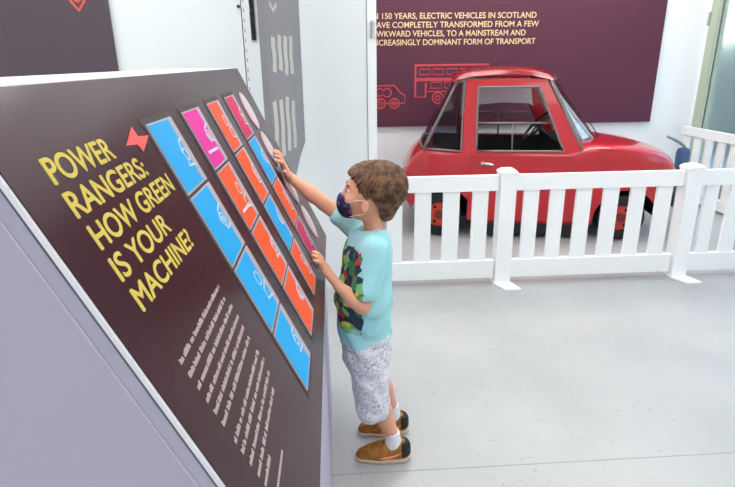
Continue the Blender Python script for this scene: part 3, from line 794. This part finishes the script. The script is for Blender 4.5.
# arms
S.cone(shL, elL, .032, .025, .02); S.cone(elL, elL+(wrL-elL)*.35, .026, .0265, .01); S.cone(elL+(wrL-elL)*.35, wrL, .0265, .0165, .01)
S.cone(shR, elR, .032, .0245, .02); S.cone(elR, elR+(wrR-elR)*.35, .0245, .0255, .01); S.cone(elR+(wrR-elR)*.35, wrR, .0255, .0165, .01)
fsn, fnn = np.array(fs), np.array(fn)
def on_face(v_, s_, h): return np.array(fp(v_-Yn, s_, h))
def chain(S, pts, r0, r1, k=.003):
    for i in range(len(pts)-1): S.cone(pts[i], pts[i+1], lerp(r0, r1, i/(len(pts)-1)), lerp(r0, r1, (i+1)/(len(pts)-1)), k)
# left (near) hand on the face: fingers up the slope
def hand(S, wr, knc, updir, side, spread, h, lens, thumbside, curl=.006):
    """palm from wrist to knuckle centre knc; fingers go along updir on the face"""
    kn = [knc+side*o for o in (-.021, -.007, .007, .020)]
    for kq in kn: S.cone(wr+(kq-knc)*.45, kq, .0115, .0088, .008)
    for kq, L_, sp in zip(kn, lens, spread):
        d_ = updir+side*sp; d_ = d_/np.linalg.norm(d_)
        p1 = kq+d_*L_*.42+fnn*curl; p2 = kq+d_*L_*.75+fnn*curl*.6; p3 = kq+d_*L_; 
        p3 = p3-fnn*(((p3-np.array(fp(0, 0, 0)))@fnn)-h)
        chain(S, [kq, p1, p2, p3], .0078, .0058)
    tb = wr+(knc-wr)*.25+side*thumbside*.018
    t1 = wr+(knc-wr)*.72+side*thumbside*.040; t2 = wr+(knc-wr)*1.12+side*thumbside*.050
    t2 = t2-fnn*min(0, ((t2-np.array(fp(0, 0, 0)))@fnn)-h)
    chain(S, [tb, t1, t2], .0105, .0066, .006)
HT = .0175
kL = on_face(1.540, .636, .022); hand(S, wrL, kL, -fsn+V(0, -.22, 0), V(0, 1, 0), (-.22, -.07, .08, .25), HT, (.045, .054, .056, .048), 1)
kR = on_face(1.800, .340, .022)
ud = -fsn*.85+V(0, -.50, 0); ud /= np.linalg.norm(ud); sd = np.cross(fnn, ud); sd /= np.linalg.norm(sd)
hand(S, wrR, kR, ud, sd, (-.25, -.06, .10, .28), HT, (.040, .048, .051, .046), 1)
# legs
for hip, kn, an, s in ((hipL, knL, anL, -1), (hipR, knR, anR, 1)):
    S.cone(hip, kn, .056, .036, .02); S.cone(kn, kn+(an-kn)*.35+V(.006, 0, 0), .036, .035, .012); S.cone(kn+(an-kn)*.35+V(.006, 0, 0), an, .035, .022, .012)
    S.cone(an, an+V(-.012, 0, -.045), .022, .024, .01); S.cone(an+V(-.0, 0, -.052), an+V(-.085, -.004, -.060), .022, .020, .015)
me = S.mesh('body'); mesh_obj('body', me, M['skin'], boy, smooth=True)
# eyes and brows
for s in (-1, 1):
    bm = bmesh.new(); bmesh.ops.create_uvsphere(bm, u_segments=16, v_segments=12, radius=.0095); bmesh.ops.translate(bm, vec=(.0465, 1.67+s*.0245, .967), verts=bm.verts)
    e = from_bm('eye', bm, M['eyew'], boy, smooth='all')
    bm = bmesh.new(); bmesh.ops.create_uvsphere(bm, u_segments=16, v_segments=12, radius=.0050); bmesh.ops.translate(bm, vec=(.0408, 1.67+s*.0250, .967), verts=bm.verts)
    from_bm('iris', bm, M['eye'], e, smooth='all')
    bm = bmesh.new(); tube(bm, [(.0385, 1.67+s*.013, .984), (.0400, 1.67+s*.026, .987), (.048, 1.67+s*.038, .984)], [.0022, .003, .0015], 6); from_bm('eyebrow', bm, M['hair'], boy, smooth='all')
# hair
H_ = SDF((.0, 1.57, .83), (.26, 1.77, 1.09), .0030)
H_.ell((.142, 1.67, .983), (.087, .0765, .074), .012); H_.ell((.155, 1.67, .960), (.067, .067, .068), .02); H_.ell((.098, 1.67, 1.0), (.062, .064, .050), .02)
H_.ell((.160, 1.67, .895), (.030, .044, .032), .02)
for s in (-1, 1): H_.cone((.090, 1.67+s*.058, .985), (.090, 1.67+s*.0595, .958), .009, .005, .008)    # sideburn
H_.ell((.036, 1.67, .945), (.046, .085, .066), .006, mode='s', rot=.15)
H_.ell((.060, 1.67, .955), (.022, .09, .030), .006, mode='s')
H_.ell((.038, 1.67, .982), (.036, .10, .036), .006, mode='s')                 # the face stays open
H_.ell((.090, 1.67, .905), (.050, .10, .058), .006, mode='s')
H_.ell((.030, 1.650, 1.0), (.022, .045, .026), .01, mode='s')
for s in (-1, 1): H_.ell((.092, 1.67+s*.072, .922), (.018, .024, .023), .004, mode='s')
def hn(X, Y, Z):
    a = np.arctan2(Y-1.67, X-.15)
    f = np.clip((Z-.84)/.1, .4, 1)
    return (.0022*np.sin(a*34+6*np.sin(Z*60)+X*40)+.0016*np.sin(a*61+Z*55+3*np.sin(X*80)))*f+.0010*np.sin(Y*420+X*90)*np.sin(X*150)
H_.noise(hn)
mesh_obj('hair', H_.mesh('hair'), M['hair'], boy, smooth=True)
# face mask
mm = mat('dark_patterned_cloth', rgb(26, 30, 66), .7)
nt = mm.node_tree; tc = nt.nodes.new('ShaderNodeTexCoord'); vo = nt.nodes.new('ShaderNodeTexVoronoi'); vo.inputs['Scale'].default_value = 75
sep = nt.nodes.new('ShaderNodeSeparateColor'); cr = nt.nodes.new('ShaderNodeValToRGB'); cr.color_ramp.interpolation = 'CONSTANT'
E_ = cr.color_ramp.elements; E_[0].color = (*rgb(24, 28, 62), 1); E_[1].position = .45; E_[1].color = (*rgb(52, 38, 120), 1)
for p, c in ((.62, rgb(30, 84, 120)), (.76, rgb(20, 20, 44)), (.87, rgb(110, 150, 175)), (.94, rgb(170, 60, 90))):
    e = E_.new(p); e.color = (*c, 1)
nt.links.new(tc.outputs['Object'], vo.inputs['Vector']); nt.links.new(vo.outputs['Color'], sep.inputs['Color']); nt.links.new(sep.outputs[0], cr.inputs['Fac']); nt.links.new(cr.outputs['Color'], nt.nodes['Principled BSDF'].inputs['Base Color'])
K_ = SDF((-.01, 1.59, .85), (.14, 1.75, 1.0), .0026)
K_.ell((.070, 1.67, .922), (.060, .057, .058), .01, .1); K_.ell((.036, 1.67, .926), (.030, .034, .042), .015)
K_.cut((.02, 0, .956), (.45, 0, 1)); K_.cut((.047, 0, .92), (1, 0, .15)); K_.cut((0, 0, .880), (.1, 0, -1))
msk = mesh_obj('face_mask', K_.mesh('face_mask'), mm, boy, smooth=True)
for s in (-1, 1):
    bm = bmesh.new(); tube(bm, [(.042, 1.67+s*.049, .938), (.062, 1.67+s*.056, .946), (.076, 1.67+s*.060, .947), (.086, 1.67+s*.062, .946), (.098, 1.67+s*.064, .940)], .0013, 6); from_bm('ear_loop', bm, M['sock'], msk, smooth='all')
    bm = bmesh.new(); tube(bm, [(.043, 1.67+s*.045, .893), (.066, 1.67+s*.053, .898), (.082, 1.67+s*.057, .902), (.096, 1.67+s*.061, .908)], .0013, 6); from_bm('ear_loop', bm, M['sock'], msk, smooth='all')
# T-shirt
sh = mat('pale_blue_jersey', rgb(160, 220, 226), .85, bump=(22, .35))
nt = sh.node_tree; bs = nt.nodes['Principled BSDF']; tc = nt.nodes.new('ShaderNodeTexCoord'); sx = nt.nodes.new('ShaderNodeSeparateXYZ')
nt.links.new(tc.outputs['Object'], sx.inputs[0])
def mth(op, a, b_=None):
    n = nt.nodes.new('ShaderNodeMath'); n.operation = op
    for i, q in enumerate((a, b_)):
        if q is None: continue
        if isinstance(q, (int, float)): n.inputs[i].default_value = q
        else: nt.links.new(q, n.inputs[i])
    return n.outputs[0]
nz = nt.nodes.new('ShaderNodeTexNoise'); nz.inputs['Scale'].default_value = 30; nt.links.new(tc.outputs['Object'], nz.inputs['Vector'])
wob = mth('MULTIPLY', mth('SUBTRACT', nz.outputs['Fac'], .5), .035)
# print covers the chest: object x (origin at .13) below about -.06
mx_ = mth('LESS_THAN', mth('ADD', sx.outputs['X'], wob), PRX := -.054)
mz1 = mth('GREATER_THAN', mth('ADD', sx.outputs['Z'], wob), .510); mz2 = mth('LESS_THAN', mth('ADD', sx.outputs['Z'], wob), .800)
mask_ = mth('MULTIPLY', mx_, mth('MULTIPLY', mz1, mz2))
vo = nt.nodes.new('ShaderNodeTexVoronoi'); vo.inputs['Scale'].default_value = 42; nt.links.new(tc.outputs['Object'], vo.inputs['Vector'])
sp_ = nt.nodes.new('ShaderNodeSeparateColor'); nt.links.new(vo.outputs['Color'], sp_.inputs['Color'])
cr = nt.nodes.new('ShaderNodeValToRGB'); cr.color_ramp.interpolation = 'CONSTANT'; E_ = cr.color_ramp.elements
E_[0].color = (*rgb(34, 52, 84), 1); E_[1].position = .24; E_[1].color = (*rgb(60, 128, 84), 1)
for p, c in ((.45, rgb(122, 180, 120)), (.58, rgb(200, 206, 60)), (.70, rgb(40, 60, 60)), (.82, rgb(150, 205, 190)), (.92, rgb(196, 60, 60))):
    e = E_.new(p); e.color = (*c, 1)
nt.links.new(sp_.outputs[0], cr.inputs['Fac'])
mc = nt.nodes.new('ShaderNodeMix'); mc.data_type = 'RGBA'; mc.inputs[6].default_value = (*rgb(160, 220, 226), 1)
nt.links.new(mask_, mc.inputs[0]); nt.links.new(cr.outputs['Color'], mc.inputs[7]); nt.links.new(mc.outputs[2], bs.inputs['Base Color'])
T_ = SDF((-.10, 1.46, .38), (.28, 1.90, .92), .0036)
T_.cone((.088, 1.67, .43), (.084, 1.67, .60), .091, .089, .03, (1, .93, 1)); T_.cone((.086, 1.67, .60), (.102, 1.67, .752), .089, .081, .03, (1, .80, 1))
T_.cone((.108, 1.600, .788), (.100, 1.740, .788), .046, .046, .03); T_.ell((.118, 1.67, .810), (.052, .060, .032), .03)
eL2 = shL+(elL-shL)*.62; T_.cone(shL, eL2, .046, .043, .02)
eR2 = shR+(elR-shR)*.50; T_.cone(shR, eR2, .042, .036, .02)
def sleeve_cut(S, a, b_, p):
    n = (b_-a)/np.linalg.norm(b_-a); S_ = S
    X, Y, Z = np.meshgrid(*S.ax, indexing='ij', sparse=True)
    t = (X-p[0])*n[0]+(Y-p[1])*n[1]+(Z-p[2])*n[2]
    rad = np.sqrt((X-p[0])**2+(Y-p[1])**2+(Z-p[2])**2)
    S.d = np.where(rad < .085, np.maximum(S.d, np.where(t > -.03, t, -1)), S.d).astype(np.float32)
def cuff(S, a, b_, p, r=.03):
    """hollow the sleeve opening"""
    n = (b_-a)/np.linalg.norm(b_-a); S.cone(p-n*.025, p+n*.03, r, r+.004, .003, mode='s')
# trim sleeve beyond the cuff only near the arm axis
for a, b_, p, ru in ((shL, elL, shL+(elL-shL)*.74, .045), (shR, elR, shR+(elR-shR)*.58, .036)):
    n = (b_-a)/np.linalg.norm(b_-a)
    T_.cone(p-n*.03, p, ru-.003, ru, .01)
    cuff(T_, a, b_, p+n*.045, ru-.010)
T_.noise(lambda X, Y, Z: .0030*np.sin(Z*62+X*42+4*np.sin(Y*30))*np.clip((.74-Z)*6, 0, 1)+.0014*np.sin(X*90-Z*60+Y*25))
T_.cut((0, 0, .452), (.0, 0, -1))
T_.ell((.104, 1.67, .862), (.040, .044, .040), .004, mode='s')
shirt = mesh_obj('t_shirt', T_.mesh('t_shirt'), sh, boy, smooth=True)
bm = bmesh.new(); pts = []
for k in range(24):
    a = 2*PI*k/24; pts.append((.106+.040*math.cos(a), 1.67+.044*math.sin(a), .836+.012*math.cos(a)))
tube(bm, pts, .0045, 6, closed=True); from_bm('collar', bm, mat('pale_blue_rib', rgb(160, 220, 226), .85), shirt, smooth='all')
# shorts
so = mat('white_scribble_cotton', rgb(222, 222, 230), .9, bump=(25, .3))
nt = so.node_tree; bs = nt.nodes['Principled BSDF']; tc = nt.nodes.new('ShaderNodeTexCoord'); w = nt.nodes.new('ShaderNodeTexNoise'); w.inputs['Scale'].default_value = 34; w.inputs['Detail'].default_value = 2; w.inputs['Distortion'].default_value = 2.5
cr = nt.nodes.new('ShaderNodeValToRGB'); E_ = cr.color_ramp.elements; E_[0].position = .44; E_[0].color = (*rgb(222, 222, 230), 1); E_[1].position = .53; E_[1].color = (*rgb(222, 222, 230), 1); e = E_.new(.485); e.color = (*rgb(120, 124, 146), 1)
nt.links.new(tc.outputs['Object'], w.inputs['Vector']); nt.links.new(w.outputs['Fac'], cr.inputs['Fac']); nt.links.new(cr.outputs['Color'], bs.inputs['Base Color'])
Q = SDF((-.02, 1.50, .14), (.26, 1.86, .50), .0036)
Q.cone((.094, 1.67, .40), (.092, 1.67, .47), .086, .085, .03, (1, .88, 1))
Q.cone(hipL+V(0, .002, -.02), V(.108, 1.602, .21), .066, .058, .012); Q.cone(hipR+V(0, -.002, -.02), V(.128, 1.735, .215), .066, .054, .012)
Q.noise(lambda X, Y, Z: .0026*np.sin(X*70+Z*50+3*np.sin(Y*45))+.0014*np.sin(Z*110-Y*60))
Q.cut((0, 0, .192), (-.25, 0, -1)); Q.cut((0, 0, .475), (0, 0, 1))
Q.cone((.112, 1.602, .15), (.106, 1.602, .215), .047, .046, .002, mode='s'); Q.cone((.134, 1.735, .15), (.128, 1.735, .215), .044, .043, .002, mode='s')
mesh_obj('shorts', Q.mesh('shorts'), so, boy, smooth=True)
# socks and shoes
for an, yaw in ((anL, .06), (anR, -.02)):
    sk = SDF(an-V(.12, .06, .09), an+V(.06, .06, .06), .003)
    sk.cone(an+V(-.006, 0, .030), an+V(0, 0, -.02), .0265, .0275, .01); sk.cone(an+V(0, 0, -.02), an+V(-.02, 0, -.05), .0275, .026, .01)
    sk.cut(an+V(0, 0, .030), (0, 0, 1)); mesh_obj('sock', sk.mesh('sock'), M['sock'], boy, smooth=True)
    c = V(an[0], an[1], 0); fwd = V(-math.cos(yaw), math.sin(yaw), 0); sdv = V(-fwd[1], fwd[0], 0)
    s_ = SDF(c-V(.19, .09, .0), c+V(.09, .09, .13), .003)
    hl, ml, tl = c-fwd*.028, c+fwd*.05, c+fwd*.105
    s_.cone(hl+V(0, 0, .030), ml+V(0, 0, .024), .031, .034, .015, (1, 1.0, 1)); s_.cone(ml+V(0, 0, .024), tl+V(0, 0, .014), .034, .029, .015, (1, 1, 1))
    s_.cone(c-fwd*.020+V(0, 0, .05), c+fwd*.035+V(0, 0, .048), .031, .026, .012); s_.ell(c+fwd*.055+V(0, 0, .035), (.05, .028, .022), .015)
    s_.ell(an+V(-.002, 0, -.010), (.030, .025, .022), .003, mode='s')
    s_.cut((0, 0, .0105), (0, 0, -1)); s_.cut((0, 0, .072), (-.15, 0, 1))
    sho = mesh_obj('shoe', s_.mesh('shoe'), M['suede'], boy, smooth=True)
    w_ = SDF(c-V(.19, .09, .012), c+V(.09, .09, .06), .003)
    w_.cone(hl+V(0, 0, .012), ml+V(0, 0, .012), .034, .037, .01); w_.cone(ml+V(0, 0, .012), tl+V(0, 0, .012), .037, .031, .01)
    w_.cut((0, 0, .0175), (0, 0, 1)); w_.cut((0, 0, .0005), (0, 0, -1)); mesh_obj('sole', w_.mesh('sole'), M['sole'], sho, smooth=True)
    # dark heel collar and salmon stripe on the outer side
    k_ = SDF(c-V(.06, .06, .0), c+V(.08, .06, .11), .003)
    k_.cone(hl+V(0, 0, .030), hl+V(0, 0, .052), .033, .0325, .01); k_.cut(c-fwd*.026, fwd); k_.cut((0, 0, .074), (0, 0, 1)); k_.cut((0, 0, .026), (0, 0, -1))
    k_.ell(an+V(-.002, 0, -.010), (.030, .025, .022), .003, mode='s')
    mesh_obj('heel_collar', k_.mesh('heel_collar'), M['black'], sho, smooth=True)
    bm = bmesh.new()
    for sg in (-1, 1):
        pth = []
        for t_ in np.linspace(0, 1, 9):
            f_ = -.030+.105*t_; z_ = .040-.016*math.sin(t_*2.6)+.006*(1-t_) if t_ > 0 else .046
            r_ = .0345 if f_ < .05 else .0345-.004*(f_-.05)/.05
            zc = .027; rr = math.sqrt(max(1e-6, r_**2-max(0, z_-zc)**2))
            pth.append(c+fwd*f_+sdv*sg*(rr+.0005)+V(0, 0, z_))
        tube(bm, pth, [.0015, .0025, .0035, .0045, .005, .0045, .0035, .0025, .0012], 6)
    from_bm('side_stripe', bm, M['swoosh'], sho, smooth='all')
    bm = bmesh.new()
    for q_ in range(4):
        b0 = c+fwd*(.048+.013*q_); z_ = .061-.004*q_; tube(bm, [b0+sdv*.016+V(0, 0, z_-.007), b0+V(0, 0, z_), b0-sdv*.016+V(0, 0, z_-.007)], .002, 6)
    from_bm('laces', bm, M['suede'], sho, smooth='all')

# ================================================================ light, world, camera
w = bpy.data.worlds.new('World'); scn.world = w; w.use_nodes = True
nt = w.node_tree; bg = nt.nodes['Background']; sky = nt.nodes.new('ShaderNodeTexSky'); sky.sky_type = 'NISHITA'
sky.sun_elevation = math.radians(42); sky.sun_rotation = math.radians(200); sky.sun_disc = False
nt.links.new(sky.outputs[0], bg.inputs[0]); bg.inputs[1].default_value = .5

Rv, Uv, Fv = Vector((0.99785079, -0.06435393, -0.01234419)), Vector((0.032158, 0.31679879, 0.94794746)), Vector((0.05709352, 0.94630708, -0.31818742))
cd = bpy.data.cameras.new('camera'); cam = bpy.data.objects.new('camera', cd); COL.objects.link(cam)
cam.matrix_world = frame((0, 0, 1.35), Rv, Uv, -Fv)
cd.sensor_width = 36; cd.sensor_fit = 'HORIZONTAL'; cd.lens = 26.7185; cd.clip_start = .02
scn.camera = cam
for o in bpy.data.objects:
    if '_w' in o: del o['_w']
vs_ = scn.view_settings; vs_.view_transform = 'Standard'; vs_.look = 'None'; vs_.gamma = 1; vs_.exposure = 0; vs_.use_curve_mapping = False
